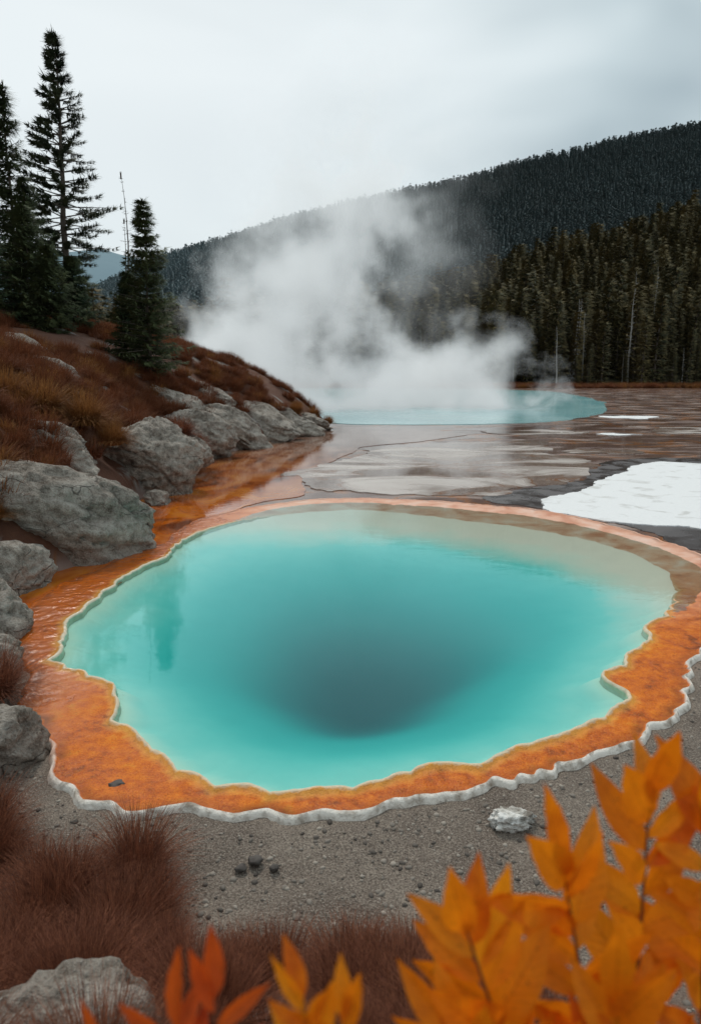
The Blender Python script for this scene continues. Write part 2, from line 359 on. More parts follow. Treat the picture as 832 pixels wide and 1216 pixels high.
M_salt=b.end(b.princ(col,.8,b.bump(b.ma('ADD',a,c2),.6,.03)))
b=MB('dark_wet_mud'); a=b.noise(1.2,4,dist=.5); c2=b.noise(20,3)
M_dark=b.end(b.princ(b.mix(a,(.040,.034,.034),(.14,.115,.11)),b.mr(a,.4,.6,.10,.4),b.bump(c2,.3,.01)))
b=MB('stream_water'); P=b.xyz(); a=b.noise(1.1,5,b.mapping((1,.6,1)),dist=.8)
nearc=b.ramp(a,[(.32,(.13,.024,.002)),(.46,(.42,.09,.004)),(.62,(.60,.19,.015))]); farc=b.ramp(a,[(.35,(.15,.065,.035)),(.5,(.24,.13,.09)),(.65,(.30,.19,.15))])
col=b.mix(b.mr(b.ma('ADD',P[1],b.ma('MULTIPLY',P[0],1.2)),11,30),nearc,farc)
wv=b.noise(5,2,b.mapping((1,1.8,1)))
M_str=b.end(b.princ(col,.03,b.bump(wv,.04,.02),.5))
b=MB('far_pool_water'); P=b.xyz(); a=b.noise(.12,2)
col=b.mix(b.mr(a,.35,.65),(.24,.54,.56),(.42,.70,.70)); wv=b.noise(2,2,b.mapping((1,2,1)))
M_far=b.end(b.princ(col,.12,b.bump(wv,.12,.05),.35))
sheet('sinter_flat',sinter,-.028,M_sin,.6,.6,1200,seed=1)
sheet('dark_mud',[(3.2,17.6),(4.6,18.4),(6.2,19.6),(7.2,21.6),(8.8,24.4),(10.6,25.2),(14.5,24.6),(13,16),(9.3,12.2),(7.2,11.5),(6.0,12.0),(5.6,13.6),(4.9,15.0),(4.0,16.0),(3.0,16.8)],-.034,M_dark,.3,1,700,seed=2)
sheet('salt_crust_patch',white,-.012,M_salt,.22,1.3,1200,sk=.03,seed=3)
sheet('stream',stream,-.036,M_str,.15,.8,900,sk=.01,seed=4)
sheet('far_hot_spring',farp,-.030,M_far,.5,.2,600,seed=5)
for i,(cx,cy,a_,b_) in enumerate([(18.5,47.5,1.6,1.6),(12.8,34.5,1.2,.6),(9,36,2.6,1.4),(19,37,4,2.2),(10,27.3,1.6,.9)]):
    pl=[(cx+a_*math.cos(q_)+.3*b_*math.sin(q_*2+i),cy+b_*math.sin(q_)) for q_ in np.linspace(0,2*math.pi,14,endpoint=False)]
    sheet('salt_patch' if i<2 else 'sinter_patch',pl,-.02,M_salt if i<2 else M_sin,.55,.7,300,seed=20+i)

# ---------------- rocks
b=MB('granite'); oc=b.n('ShaderNodeTexCoord').outputs['Object']
a=b.noise(1.5,4,oc,.6,.4); c2=b.noise(8,6,oc,.7); c3=b.noise(45,2,oc,.7)
wrp=b.n('ShaderNodeTexNoise'); b.put(wrp.inputs['Vector'],oc); wrp.inputs['Scale'].default_value=2.5
cr=b.vor(.9,b.mapping((1,1,2.2),b.mix(.3,oc,wrp.outputs['Color'])),'DISTANCE_TO_EDGE')
col=b.ramp(b.ma('ADD',b.ma('MULTIPLY',a,.45),b.ma('MULTIPLY',c2,.55)),[(.36,(.080,.058,.042)),(.45,(.22,.184,.150)),(.56,(.40,.350,.30)),(.68,(.56,.51,.44))])
col=b.mix(b.mr(c3,.5,.8,0,.5),col,(.60,.55,.49)); col=b.mix(b.mr(c3,.45,.25,0,.6),col,(.06,.050,.042))
ck=b.ma('MULTIPLY',b.mr(cr,0,.010,.8,0),b.mr(a,.42,.55)); col=b.mix(ck,col,(.04,.033,.027))
hb=b.ma('ADD',b.ma('MULTIPLY',c2,1.0),b.ma('SUBTRACT',b.ma('MULTIPLY',c3,.15),b.ma('MULTIPLY',ck,.3)))
M_rock=b.end(b.princ(col,.88,b.bump(hb,1.0,.10),.3))
def rock(name,loc,half,seed,rz=0,tilt=(0,0),sub=5,mat=None,cuts=9,rough=1.0):
    bm=bmesh.new(); bmesh.ops.create_icosphere(bm,subdivisions=sub,radius=1)
    rn=random.Random(seed); pl=[]
    for i in range(cuts):
        n=Vector((rn.gauss(0,1),rn.gauss(0,1),rn.gauss(0,.8))).normalized(); pl.append((n,rn.uniform(.58,.86)))
    off=Vector((seed*3.7,seed*1.3,seed*.7))
    for v in bm.verts:
        p=v.co.copy()
        for n,dd in pl:
            e=p.dot(n)-dd
            if e>0: p-=n*e*.85
        q=v.co*1.3+off
        p+=v.co*(.16*mn.noise(q)+.10*mn.noise(q*2.3)+rough*.06*mn.noise(q*5)+rough*.035*mn.noise(q*11)+rough*.018*mn.noise(q*23))
        s_=mn.noise(Vector((p.x*1.2,p.y*1.2,p.z*5))+off); p+=v.co*(.04*rough*(1 if s_>.12 else 0))
        s_=mn.noise(Vector((p.x*3+p.z*3,p.y*1.0,p.z*1.5))+off); p-=v.co*(.08*rough*max(0,1-abs(s_)*12))
        v.co=Vector((p.x*half[0],p.y*half[1],p.z*half[2]))*1.15
    me=bpy.data.meshes.new(name);bm.to_mesh(me);me.polygons.foreach_set('use_smooth',[True]*len(me.polygons));me.materials.append(mat or M_rock)
    o=bpy.data.objects.new(name,me);sc.collection.objects.link(o);o.location=loc;o.rotation_euler=(tilt[0],tilt[1],rz);return o
RK=[((-5.75,11.6,.40),(2.0,1.25,1.15),1,.25,(0,.16)),((-5.0,18.2,.6),(1.25,1.0,1.0),2,.8,(0,.1)),((-7.2,15.0,1.2),(1.6,1.0,.75),3,.2,(.05,.12)),
((-5.0,9.5,.1),(.85,.6,.50),4,1,(0,0)),((-4.45,7.9,.08),(.6,.6,.48),5,2,(0,0)),((-2.9,5.05,.1),(.46,.38,.32),6,.5,(0,0)),((-1.0,2.0,.60),(.42,.32,.32),7,.3,(0,0)),
((-5.5,20.8,.7),(1.2,.9,.7),10,.4,(0,.25)),((-4.3,13.2,-.02),(.28,.26,.16),21,.2,(0,0)),((-3.75,6.9,.05),(.35,.3,.25),24,.4,(0,0)),
((-5.6,25.5,.7),(1.6,1.3,.8),11,.9,(0,.3)),((-4.9,28.7,.6),(1.7,1.5,.8),12,.4,(0,.35)),((-4.1,31.8,.6),(1.8,1.3,.75),13,-.3,(0,.3)),((-3.1,34.5,.45),(1.6,1.2,.7),14,.2,(0,.25)),((-2.2,37,.3),(1.3,1.0,.5),15,.6,(0,.2)),
((-6.9,27.5,1.8),(1.3,1.0,.5),16,.2,(0,.3)),((-6.2,31,1.9),(1.3,1.1,.45),17,.2,(0,.35)),((-9.5,22,3.0),(1.1,.8,.45),18,.5,(0,.2)),((-11.5,25,3.7),(1.2,.9,.5),19,.1,(0,.2)),((-9.0,17.5,2.6),(.9,.7,.4),20,.9,(0,.2)),((-4.5,16.4,.05),(.3,.35,.2),23,.2,(0,0))]
for i,(l,hf,sd,rz,tl) in enumerate(RK): rock('granite_boulder' if i<10 else 'rock_outcrop',l,hf,sd,rz,tl,6 if i in(0,1,2) else (5 if i<17 else 4),cuts=6 if i<10 else 9,rough=.9 if i<10 else 1)
b=MB('sinter_rock_mat'); a=b.noise(9,5,dist=.5);c2=b.noise(60,3)
M_srock=b.end(b.princ(b.ramp(a,[(.33,(.20,.17,.14)),(.45,(.60,.57,.52)),(.6,(.84,.82,.78))]),.9,b.bump(b.ma('ADD',a,c2),.9,.02)))
rock('sinter_stone',(1.10,4.38,.0),(.125,.08,.06),31,.2,(0,0),4,M_srock,5,3)
M_dk=(lambda b:b.end(b.princ(b.mix(b.noise(30,3),(.03,.025,.02),(.12,.10,.09)),.8)))(MB('dark_stone'))
for l,hf,s_ in [((-.60,3.98,-.02),(.045,.04,.025),41),((-.68,3.93,-.03),(.035,.03,.02),42),((-.47,3.93,-.03),(.03,.025,.018),43),((-1.72,4.80,.012),(.06,.05,.008),44)]: rock('small_stone',l,hf,s_,0,(0,0),3,M_dk,6,2)
pv=[]
M_peb=(lambda b:b.end(b.princ(b.mix(rnd(b),(.06,.048,.04),(.36,.31,.26)),.85)))(MB('pebble_mat'))
for i in range(4):
    o=rock('pebble_shape',(0,0,0),(1,.8,.55),60+i,0,(0,0),2,M_peb,6,1); sc.collection.objects.unlink(o); pv.append(o)
cp=coll_of('pebble_variants',pv)
n=26000; px=rng.uniform(-3.2,6,n);py=rng.uniform(2.6,8.5,n)
ok=(np.hypot(px-CX,py-CY)>rout(px,py)+.03)&(hill(px,py)<.02); px,py=px[ok],py[ok]
scl=.004+.020*rng.random(len(px))**5
pz=rimz(px,py,H(px,py)+micro(px,py))
scatter('gravel',np.stack([px,py,pz],1),scl,rng.uniform(0,6.28,(len(px),3))*[0,0,1],rng.integers(0,4,len(px)),cp)

# ---------------- grass tussocks
def tuss(name,nb,rad,hgt,wid,seed,mat,dome=1.0):
    r=np.random.default_rng(seed)
    a=r.uniform(0,6.283,nb); br=rad*.55*np.sqrt(r.random(nb)); bx=br*np.cos(a);by=br*np.sin(a)
    a2=a+r.normal(0,.5,nb); lean=r.random(nb)**.7*dome*1.25; Ln=hgt*(.65+.5*r.random(nb))
    V=[];F=[]
    S=[0,.4,.75,1]
    for i in range(nb):
        c_,s_=math.cos(a2[i]),math.sin(a2[i]); px_,py_=-s_,c_
        base=len(V)
        for j,q in enumerate(S):
            ang=min(lean[i]*(.55+.6*q),1.6)
            rr_=Ln[i]*q*math.sin(ang);zz=Ln[i]*q*math.cos(ang)
            x=bx[i]+c_*rr_;y=by[i]+s_*rr_; ww=wid*(1-q*.8)
            if j<3: V+= [(x-px_*ww,y-py_*ww,zz),(x+px_*ww,y+py_*ww,zz)]
            else: V.append((x,y,zz))
        F+=[(base,base+1,base+3,base+2),(base+2,base+3,base+5,base+4),(base+4,base+5,base+6)]
    return mk(name,V,F,[mat],link=False)
def grassmat(name,c0,c1,c2):
    b=MB(name); oc=b.n('ShaderNodeTexCoord').outputs['Object']
    nn=b.noise(60,1,b.mapping((1,1,.05),oc)); cl=b.mix(b.mr(nn,.35,.65),c0,c1); cl=b.mix(b.ma('MULTIPLY',rnd(b),.6),cl,c2)
    p=b.princ(cl,.75,None,.2); t=b.n('ShaderNodeBsdfTranslucent'); b.put(t.inputs[0],cl)
    m=b.n('ShaderNodeMixShader'); m.inputs[0].default_value=.25; b.t.links.new(p,m.inputs[1]);b.t.links.new(t.outputs[0],m.inputs[2]); return b.end(m.outputs[0])
M_red=grassmat('red_heather',(.065,.020,.013),(.36,.135,.07),(.16,.048,.026))
M_rust=grassmat('rust_heather',(.095,.030,.014),(.27,.10,.045),(.16,.052,.022))
M_gold=grassmat('golden_grass',(.15,.055,.018),(.38,.18,.06),(.26,.105,.03))
ft=coll_of('heather_variants',[tuss('heather_shape',240,.45,.5,.009,i,M_rust,1.0) for i in range(3)]+[tuss('heather_shape_gold',240,.45,.5,.009,9,M_gold,1.0)])
n=16000; px=rng.uniform(-34,-1,n);py=rng.uniform(6,75,n)
hz=hill(px,py); mask=fbm(px*.35,py*.35,77)
foot=np.interp(py,FY,FX)-px
ok=(hz>.45)&(mask>.36)&(foot>.8)
px,py=px[ok],py[ok]; pz=H(px,py)-.05
sc_=rng.uniform(.45,1.15,len(px))
idx=np.where(rng.random(len(px))<.84,rng.integers(0,3,len(px)),3)
scatter('heather',np.stack([px,py,pz],1),sc_,np.stack([rng.normal(0,.1,len(px)),rng.normal(0,.1,len(px)),rng.uniform(0,6.28,len(px))],1),idx,ft)
n=2500; px=rng.uniform(-60,110,n);py=rng.uniform(128,150,n)
scatter('shore_grass',np.stack([px,py,np.full(n,-.1)],1),rng.uniform(1,2.4,n),rng.uniform(0,6.28,(n,3))*[0,0,1],rng.integers(0,4,n),ft)
nt_=coll_of('foreground_grass_variants',[tuss('red_grass_shape',900,.16,.34,.0017,50+i,M_red,.85) for i in range(4)])
P_=[]
r2=np.random.default_rng(5)
while len(P_)<175:
    x=r2.uniform(-3.2,.75);y=r2.uniform(1.4,4.3)
    lim=3.95-max(0,x+1.35)*.75
    if x>.05: lim=2.95
    if x<-1.9: lim=4.35
    if y>lim+.08*math.sin(x*9): continue
    if abs(x+1.0)<.45 and abs(y-2.06)<.36: continue
    P_.append((x,y,float(H(x,y))-.02))
P_=np.array(P_)
s_=r2.uniform(.55,1.1,len(P_))*np.where(P_[:,0]<-1.0,1.2,.9)
scatter('red_grass',P_,s_,np.stack([r2.normal(0,.12,len(P_)),r2.normal(0,.12,len(P_)),r2.uniform(0,6.28,len(P_))],1),r2.integers(0,4,len(P_)),nt_)
for l,s,m in [((-3.3,6.15,.05),1.25,0),((-3.55,5.9,.1),1.1,0),((-5.25,10.3,.85),.95,1),((-6.6,13.4,1.6),.9,1),((-7.4,13.2,1.9),1.1,1),((-5.6,13.1,1.2),.7,1),((-5.5,16.6,1.3),1.4,1),((-6.2,16.8,1.75),1.9,1),((-7.1,16.6,2.0),2.2,1),((-8.0,16.6,2.2),2.3,1),((-8.9,16.6,2.4),2.3,1),((-9.8,16.6,2.6),2.3,1),((-2.7,35.6,.9),1.6,1),((-1.9,37.6,.6),1.5,1),((-1.2,38.2,.2),1.2,1),((-4.6,33.2,1.5),1.6,0),((-4.9,20.6,1.1),1.6,0),((-4.9,22.6,.5),1.5,0)]:
    o=tuss('grass_tussock',1400,.22,.42,.0028 if l[1]<14 else .005,int(l[1]*10),M_gold if m else M_red,1.15); sc.collection.objects.link(o); o.location=l;o.scale=(s,s,s)

# ---------------- conifers
def barkmat():
    b=MB('bark'); n_=b.noise(8,3,b.mapping((1,1,.25)))
    return b.end(b.princ(b.mix(n_,(.04,.03,.022),(.14,.11,.09)),.9,b.bump(n_,.6,.03)))
M_bark=barkmat()
M_dead=(lambda b:b.end(b.princ(b.mix(b.noise(5,2),(.20,.185,.17),(.46,.44,.41)),.9)))(MB('dead_wood'))
def needle(name,c0,c1,c2,haze_tint=False):
    b=MB(name); oc=b.n('ShaderNodeTexCoord').outputs['Object']; nn=b.noise(1.2,2,oc)
    cl=b.ramp(nn,[(.36,c0),(.52,c1),(.68,c2)])
    cl2=b.mix(b.ma('MULTIPLY',b.ma('POWER',rnd(b),2.0),.75),cl,c2)
    if haze_tint:
        P=b.xyz(); cl2=b.mix(b.mr(P[0],150,-200,0,.85),cl2,(.26,.33,.35))  # distance haze painted into the needle colour, stronger towards the left
    return b.end(b.princ(cl2,.8,None,.15))
M_needle=needle('spruce_needles',(.022,.040,.022),(.052,.076,.036),(.11,.12,.05))
M_pine=needle('pine_needles',(.026,.042,.026),(.058,.078,.045),(.095,.105,.055))
M_fnear=needle('forest_needles',(.030,.036,.020),(.078,.070,.034),(.19,.140,.058))
M_ffar=needle('far_forest_needles_haze_tinted',(.100,.132,.138),(.115,.150,.154),(.130,.162,.160),True)  # base tones already blued to carry aerial haze
def conifer(name,Ht,Rd,wh,nb,seg,twl,crown0,seed,mat,kind='spruce',link=True,loc=None,tw=.02,fans=4,skip=.0,trunk=None):
    r=random.Random(seed); V=[];F=[];MI=[]
    tr=trunk or Ht*.013
    sides=7;st=8; bend=[(0,0)]
    for i in range(st): bend.append((bend[-1][0]+r.gauss(0,.005)*Ht,bend[-1][1]+r.gauss(0,.005)*Ht))
    def ax(z):
        q=max(0,min(z/Ht,1))*st;i=min(int(q),st-1);f_=q-i;return (bend[i][0]*(1-f_)+bend[i+1][0]*f_,bend[i][1]*(1-f_)+bend[i+1][1]*f_)
    for i in range(st+1):
        z=Ht*i/st;rad=tr*(1-i/st*.93)*(1.25 if i==0 else 1); cx,cy=ax(z)
        for k in range(sides): V.append((cx+rad*math.cos(6.283*k/sides),cy+rad*math.sin(6.283*k/sides),z-(.3 if i==0 else 0)))
    for i in range(st):
        for k in range(sides): F.append((i*sides+k,i*sides+(k+1)%sides,(i+1)*sides+(k+1)%sides,(i+1)*sides+k));MI.append(0)
    def tri(a,b_,c_,m): 
        n_=len(V);V.extend((a,b_,c_));F.append((n_,n_+1,n_+2));MI.append(m)
    for i in range(wh):
        f_=(i+r.random()*.7)/wh; z=Ht*(crown0+(1-crown0)*f_)
        if kind=='spruce': pr=((1-f_)**.8*min(1,.55+f_*3)+.03)*(.78+.44*r.random())
        else: pr=(.35+.70*math.sin(math.pi*min(1,f_*1.05+.12)))*(1-f_)**.35*(.65+.4*r.random())
        cx,cy=ax(z); a0=r.random()*6.28
        for b_ in range(nb):
            if r.random()<skip: continue
            a=a0+6.283*b_/nb+r.gauss(0,.2); Lb=Rd*pr*(.6+.6*r.random())
            if kind!='spruce': Lb=min(Lb,Rd*1.0)
            dx,dy=math.cos(a),math.sin(a)
            if kind=='spruce': up=.25-.55*(1-f_)+r.gauss(0,.08);cur=.22
            else: up=.0+.25*f_-.25*(1-f_)+r.gauss(0,.08);cur=.16
            def pt(s): 
                q=Lb*s; return (cx+dx*q,cy+dy*q,z+up*q+cur*q*s)
            p0=pt(0);p1=pt(1);wd=tr*.16
            tri((p0[0],p0[1],p0[2]+wd),(p0[0]-dy*wd,p0[1]+dx*wd,p0[2]-wd),p1,0);tri((p0[0],p0[1],p0[2]+wd),(p0[0]+dy*wd,p0[1]-dx*wd,p0[2]-wd),p1,0)
            ns=max(2,int(seg*(.35+.65*min(1,Lb/Rd))))
            s0=.12 if kind=='spruce' else .38
            for s_i in range(ns):
                s=s0+(1-s0)*(s_i+r.random()*.8)/ns; p=pt(min(s,1))
                tl=twl*(1.15-.55*s)*(.7+.6*r.random())
                for side in (-1,1):
                    for k in range(fans):
                        sa=side*(.25+r.random()*1.0); c_=math.cos(sa);s2=math.sin(sa)
                        d0=dx*c_-dy*s2;d1=dx*s2+dy*c_;dz=(r.gauss(-.18,.28) if kind=='spruce' else r.gauss(.12,.30))
                        l_=tl*(.6+.6*r.random()); jz=r.gauss(0,.03)*Rd*.5
                        b0=(p[0]-d1*tw,p[1]+d0*tw,p[2]+jz);b1=(p[0]+d1*tw,p[1]-d0*tw,p[2]+jz-tw)
                        tri(b0,b1,(p[0]+d0*l_,p[1]+d1*l_,p[2]+dz*l_+jz),1)
    cx,cy=ax(Ht)
    for k in range(6):
        a=r.random()*6.28; tri((cx+.03,cy,Ht*.97),(cx-.03,cy,Ht*.97),(cx+.04*math.cos(a),cy+.04*math.sin(a),Ht*1.012),1)
    return mk(name,V,F,[M_bark if mat!=M_dead else M_dead,mat],midx=MI,link=link,loc=loc)
def hz_(x,y): return float(H(x,y))
conifer('tall_pine_tree',18.0-hz_(-13.6,36),2.7,34,6,11,.42,.17,3,M_pine,'pine',loc=(-13.6,36,hz_(-13.6,36)),tw=.03,fans=8,skip=.15,trunk=.2)
conifer('spruce_tree',15.3-hz_(-15.2,34),2.0,34,7,9,.5,.05,4,M_needle,'spruce',loc=(-15.2,34,hz_(-15.2,34)),tw=.03,fans=4,skip=.25)
conifer('spruce_tree',9.1-hz_(-7.6,28),1.5,36,9,9,.32,.03,5,M_needle,'spruce',loc=(-7.6,28,hz_(-7.6,28)),tw=.02,fans=5,skip=.15)
for (x,y,h_,r_,s_) in [(-8.45,28.6,3.4,1.0,6),(-12.9,30,4.6,1.5,7),(-11.9,29.5,3.3,1.2,8),(-14.2,29,4.2,1.6,9),(-13.6,32,6.0,1.7,10),(-16.5,33,9,2,11),(-12.2,33,3.2,1.1,12),(-17.5,30,7,2.2,14)]:
    conifer('spruce_tree',h_,r_*1.1,26,9,8,.36,.02,s_,M_needle,'spruce',loc=(x,y,hz_(x,y)),tw=.024,fans=4,skip=.12)
for (x,y,h_,s_) in [(-19.5,56,4,21),(-21.5,58,5,22),(-18,60,3.5,23),(-23,62,6,24),(-16.5,62,4,25)]:
    conifer('spruce_tree',h_,h_*.24,20,7,5,.4,.02,s_,M_needle,'spruce',loc=(x,y,hz_(x,y)),tw=.04,fans=3)
def snag(name,loc,Ht,seed,tr):
    return conifer(name,Ht,.42,22,3,2,.12,.25,seed,M_bark,'pine',loc=loc,tw=.006,fans=1,skip=.25,trunk=tr)
snag('dead_tree_snag',(-8.9,30,hz_(-8.9,30)),10.6-hz_(-8.9,30),31,.06)
snag('dead_tree_snag',(-9.3,31,hz_(-9.3,31)),5.2,32,.05)

# ---------------- forested hill + mountain
AZ=[-1,-.5,-.3,.035,.2,.45,.7,1.2];E2=[4,5,8,20,34,57,72,85]
def hill2(x,y):
    az=x/np.maximum(y,1); r_=np.interp(az,AZ,E2)
    return r_*sm(128,340,y)*1.0+3*(fbm(x*.02,y*.02,5)-.47)*sm(150,200,y)-.4
AZ3=[-1.2,-.5,-.33,-.2525,-.162,-.0951,.0703,.1576,.2547,.3512,.449,.7,1.2]
E3=[.02,.05,.115,.150,.177,.198,.232,.250,.275,.295,.315,.37,.4]
def mount(x,y):
    az=x/np.maximum(y,1); r_=np.interp(az,AZ3,E3)*900
    t_=np.clip((y-300)/600,0,1.0); back=sm(900,1500,y)
    return r_*(t_**1.15)*(1-.5*back)+22*(fbm(x*.008,y*.008,6)-.47)*sm(320,500,y)*sm(1000,800,y)-3
b=MB('forest_floor'); nn=b.noise(.05,2)
M_ff=b.end(b.princ(b.mix(nn,(.030,.030,.018),(.055,.048,.028)),.95,None,.1))
b=MB('mountain_floor_haze_tinted'); nn=b.noise(.02,2); P=b.xyz()
M_mf=b.end(b.princ(b.mix(b.mr(P[0],150,-200,0,.85),b.mix(nn,(.075,.10,.104),(.09,.115,.118)),(.24,.31,.33)),.95,None,.1))  # haze painted in: floor colour fades to blue-grey towards the left
def terr(name,fn,x0,x1,y0,y1,nx,ny,mat):
    X,Y=np.meshgrid(np.linspace(x0,x1,nx),np.linspace(y0,y1,ny)); return mk(name,np.stack([X.ravel(),Y.ravel(),fn(X,Y).ravel()],1),gridfaces(nx,ny),[mat],True)
terr('forested_hill',hill2,-420,420,122,420,160,80,M_ff)
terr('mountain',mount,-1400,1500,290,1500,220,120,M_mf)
b=MB('haze_tinted_mountain'); nn=b.noise(.006,3)
M_hz=b.end(b.princ(b.mix(nn,(.21,.29,.33),(.25,.33,.37)),1,None,0))  # aerial haze is painted into this bluish base colour
def m3(x,y):
    az=x/y; return (np.interp(az,[-1.5,-.6,-.42,-.33,-.2,0,1],[.10,.13,.150,.158,.13,.10,.1])*3000*sm(1600,3000,y)*(1-.3*sm(3000,3700,y)))+40*(fbm(x*.004,y*.004,8)-.47)-5
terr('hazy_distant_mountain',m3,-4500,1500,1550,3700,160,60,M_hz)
cn=coll_of('forest_tree_variants',[conifer('forest_tree_shape',16,2.1+.4*(i%3),20,7,3,1.3,.06,100+i,M_fnear,'spruce',link=False,tw=.14,fans=2,skip=.08) for i in range(5)]+[conifer('forest_tree_shape_snag',15,1.2,16,3,2,.5,.3,111,M_dead,'pine',link=False,tw=.03,fans=1,skip=.3,trunk=.2)])
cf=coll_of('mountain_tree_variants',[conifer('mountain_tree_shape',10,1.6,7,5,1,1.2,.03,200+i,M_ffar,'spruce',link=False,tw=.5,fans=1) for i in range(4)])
def forest(name,n,y0,y1,fn,coll,ks,s0,s1,azm,seed,snagf=0):
    r=np.random.default_rng(seed); y=np.sqrt(r.uniform(y0**2,y1**2,n)); az=r.uniform(-azm,azm,n); x=az*y
    z=fn(x,y)-.3; k_=r.integers(0,ks,n)
    if snagf: k_=np.where(r.random(n)<snagf,ks,k_)
    s=r.uniform(s0,s1,n)*(.8+.4*r.random(n)**2); S=np.stack([s*r.uniform(.85,1.2,n),s*r.uniform(.85,1.2,n),s],1)
    return scatter(name,np.stack([x,y,z],1),S,np.stack([r.normal(0,.02,n),r.normal(0,.02,n),r.uniform(0,6.28,n)],1),k_,coll)
forest('distant_forest',5600,150,345,hill2,cn,5,.62,1.2,.66,1,.04)
forest('forest_edge',330,138,156,hill2,cn,5,.35,1.2,.66,3,.2)
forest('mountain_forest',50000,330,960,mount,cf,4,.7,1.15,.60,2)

# ---------------- steam volume
s=MB('steam_volume'); P0=s.pos()
nzc=s.n('ShaderNodeTexNoise'); s.put(nzc.inputs['Vector'],P0); nzc.inputs['Scale'].default_value=.17; nzc.inputs['Detail'].default_value=1
vm=s.n('ShaderNodeVectorMath',operation='SUBTRACT'); s.put(vm.inputs[0],nzc.outputs['Color']); vm.inputs[1].default_value=(.5,.5,.5)
vs=s.n('ShaderNodeVectorMath',operation='SCALE'); s.put(vs.inputs[0],vm.outputs[0]); vs.inputs['Scale'].default_value=9
va=s.n('ShaderNodeVectorMath',operation='ADD'); s.put(va.inputs[0],P0); s.put(va.inputs[1],vs.outputs[0])
def ell(c,hf):
    a=s.n('ShaderNodeVectorMath',operation='SUBTRACT'); s.put(a.inputs[0],va.outputs[0]); a.inputs[1].default_value=c
    d_=s.n('ShaderNodeVectorMath',operation='DIVIDE'); s.put(d_.inputs[0],a.outputs[0]); d_.inputs[1].default_value=hf
    l_=s.n('ShaderNodeVectorMath',operation='LENGTH'); s.put(l_.inputs[0],d_.outputs[0])
    return s.ma('SUBTRACT',1.0,l_.outputs['Value'])
E=[((-6.8,60,3.4),(11.5,6.5,6.8)),((-4.4,60,9.0),(7.8,5.5,7.6)),((-.2,60,15.3),(5.6,4.5,7.0)),((7.0,60,1.8),(10,6,4.8)),((2,58,.0),(17,8,1.7))]
acc=None
for c_,h_ in E:
    e_=ell(c_,h_); acc=e_ if acc is None else s.ma('MAXIMUM',acc,e_)
nd=s.noise(.30,3,P0,.62,.0)
pz_=s.xyz(P0)[2]
dens=s.ma('ADD',s.ma('MULTIPLY',acc,1.2),s.ma('MULTIPLY',s.ma('SUBTRACT',nd,.55),2.0))
dens=s.ma('MULTIPLY',s.ma('MAXIMUM',dens,0.0),s.mr(pz_,2,18,.55,.26))
halo=s.ma('MULTIPLY',s.ma('MAXIMUM',ell((.5,60,15),(12,7,15)),0.0),s.mr(nd,.40,.66,0,.15))
dens=s.ma('ADD',s.ma('MINIMUM',dens,.36),halo)
vsct=s.n('ShaderNodeVolumeScatter'); vsct.inputs['Color'].default_value=(.95,.97,.98,1); s.put(vsct.inputs['Density'],dens); vsct.inputs['Anisotropy'].default_value=.1
steam_glow=s.n('ShaderNodeEmission'); steam_glow.inputs[0].default_value=(.74,.81,.83,1); s.put(steam_glow.inputs[1],s.ma('MULTIPLY',dens,.38))  # steam glows by itself, added in place of multiple scattering
ad=s.n('ShaderNodeAddShader'); s.t.links.new(vsct.outputs[0],ad.inputs[0]);s.t.links.new(steam_glow.outputs[0],ad.inputs[1]); s.t.links.new(ad.outputs[0],s.out.inputs['Volume'])
try: s.m.cycles.volume_step_rate=1.25
except Exception as e: print(e)
x0,x1,y0,y1,z0,z1=-17,20,52,68,.0,29
vb=[(x,y,z) for z in(z0,z1) for y in(y0,y1) for x in(x0,x1)]
mk('steam',vb,[(0,2,3,1),(4,5,7,6),(0,1,5,4),(2,6,7,3),(0,4,6,2),(1,3,7,5)],[s.m])

# ---------------- autumn leaves
def leafmat(name,c0,c1,c2):
    b=MB(name); u=b.attr('lu'); v=b.attr('lv'); n_=b.noise(25,2); r_=b.attr('lr')
    cl=b.mix(b.mr(n_,.35,.65),c0,c1); cl=b.mix(b.ma('MULTIPLY',r_,.7),cl,c2)
    vein=b.mr(b.ma('ABSOLUTE',v),.0,.06,.5,0); cl=b.mix(vein,cl,(c0[0]*.5,c0[1]*.35,c0[2]*.4))
    sw=b.ma('SINE',b.ma('SUBTRACT',b.ma('MULTIPLY',u,70),b.ma('MULTIPLY',b.ma('ABSOLUTE',v),14)))
    cl=b.mix(b.mr(sw,.75,1,0,.22),cl,(c0[0]*.6,c0[1]*.5,c0[2]*.5))
    sp=b.noise(160,2); cl=b.mix(b.mr(sp,.64,.72,0,.6),cl,(.16,.04,.006))
    bn=b.bump(sw,.15,.002)
    p=b.princ(cl,.5,bn,.25); t=b.n('ShaderNodeBsdfTranslucent'); b.put(t.inputs[0],cl)
    m=b.n('ShaderNodeMixShader'); m.inputs[0].default_value=.45; b.t.links.new(p,m.inputs[1]);b.t.links.new(t.outputs[0],m.inputs[2]); return b.end(m.outputs[0])
M_l1=leafmat('autumn_leaf_orange',(.66,.12,.003),(.88,.22,.005),(.95,.36,.010))
M_l2=leafmat('autumn_leaf_red',(.42,.035,.006),(.62,.075,.008),(.74,.14,.010))
M_stem=(lambda b:b.end(b.princ((.13,.035,.012),.6)))(MB('stem_bark'))
